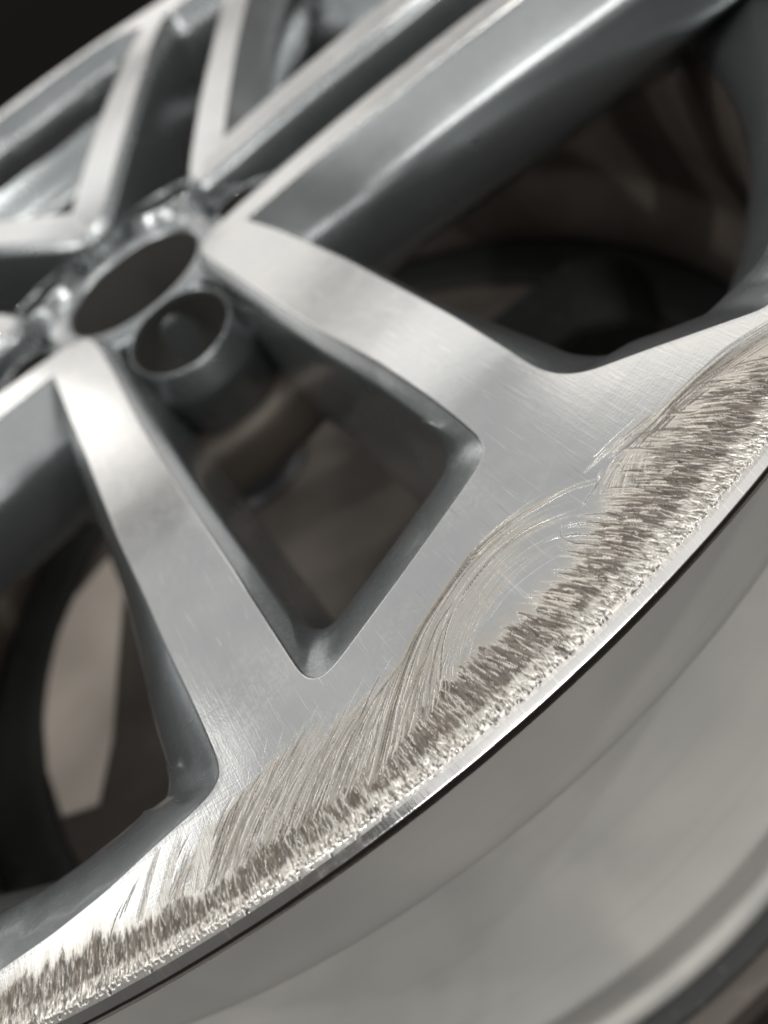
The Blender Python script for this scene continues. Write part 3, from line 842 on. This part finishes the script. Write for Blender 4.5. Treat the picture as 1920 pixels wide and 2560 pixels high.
mt, nt, bs = new_mat('grey_plastic'); M_CAP = mt
bs.inputs['Base Color'].default_value = (.055, .055, .06, 1); bs.inputs['Roughness'].default_value = .4
bench = bpy.data.objects.new('workbench', None); col.objects.link(bench); bench.location = (0, 0, 0)
tag(bench, 'pale brown bench top below the black rubber ring and wheel', 'bench')
box('bench_top', -.55, .65, -.2575, .60, -.0345, -.0045, M_BENCH, bench, .0015)

fl = box('floor', -40, 40, -20, 80, -.95, -.90, M_FLOOR); tag(fl, kind='structure')
for x, y in ((-.5, -.2), (.6, -.2), (-.5, .55), (.6, .55)):
    box('leg', x - .03, x + .03, y - .03, y + .03, -.90, -.034, M_FLOOR, bench, .002)

ring = bpy.data.objects.new('rubber_ring', None); col.objects.link(ring)
ZS = ZO; ZO = 0.0
rr_ = lathe('ring_body', rounded([(.2030, -.0044), (.2030, -.0008), (.2038, -.0003), (.2496, -.0003), (.2508, -.0008), (.2511, -.0020), (.2511, -.0044)], 1), M_RUB, ring, 240)
ZO = ZS
tag(ring, 'flat black speckled rubber ring lying under the wheel', 'rubber ring')

# ------------------------------------------------------------------ things lying on the bench inside the wheel
bm = bmesh.new()
pr = [(-.055, 0), (.055, 0), (.055, .012), (.040, .030), (.020, .034), (-.050, .008)]
f0 = [bm.verts.new((x, -.03, z)) for x, z in pr]; f1 = [bm.verts.new((x, .03, z)) for x, z in pr]
bm.faces.new(f0); bm.faces.new(f1[::-1])
for i in range(len(pr)): j = (i + 1) % len(pr); bm.faces.new((f0[i], f1[i], f1[j], f0[j]))
bmesh.ops.recalc_face_normals(bm, faces=bm.faces[:]); bmesh.ops.bevel(bm, geom=bm.edges[:], offset=.002, segments=2, affect='EDGES')
me = bpy.data.meshes.new('rubber_wedge'); bm.to_mesh(me); bm.free(); me.materials.append(M_RUB)
wd = bpy.data.objects.new('rubber_wedge', me); col.objects.link(wd); wd.location = (.158, .012, -.0045); wd.rotation_euler = (0, 0, R_(-35))
tag(wd, 'small black blurred block seen through the upper right opening', 'block')
ZS = ZO; ZO = 0.0
cp = lathe('round_cap', rounded([(.0002, .018), (.026, .018), (.031, .015), (.032, .010), (.032, .004), (.036, .003), (.037, 0.0), (.0002, 0.0)], 1), M_CAP, None, 64)
ZO = ZS
cp.location = (-.013, .111, -.0045)
tag(cp, 'dark grey blurred round cap seen through the window below the hub', 'cap')

mt, nt, bs = new_mat('lit_patch_beige'); M_LIT_PATCH = mt
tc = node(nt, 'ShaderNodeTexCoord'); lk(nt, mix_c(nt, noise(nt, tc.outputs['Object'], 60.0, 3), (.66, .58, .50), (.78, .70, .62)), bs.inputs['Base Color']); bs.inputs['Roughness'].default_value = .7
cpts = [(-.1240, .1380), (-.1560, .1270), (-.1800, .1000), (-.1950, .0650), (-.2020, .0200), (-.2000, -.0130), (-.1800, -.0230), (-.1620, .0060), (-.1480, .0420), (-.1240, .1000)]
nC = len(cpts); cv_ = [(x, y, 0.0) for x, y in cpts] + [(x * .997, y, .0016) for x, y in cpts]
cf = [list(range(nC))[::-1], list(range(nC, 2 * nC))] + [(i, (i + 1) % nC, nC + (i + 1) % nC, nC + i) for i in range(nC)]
lit_patch = mesh_obj('lit_patch_sheet', np.array(cv_), cf, M_LIT_PATCH, None, smooth=False)  # added sheet; its pale colour stands in for light falling on the bench
lit_patch.location = (0, 0, -.0044)
tag(lit_patch, 'added pale beige patch standing in for light on the bench behind the lower left opening', 'lit_patch')
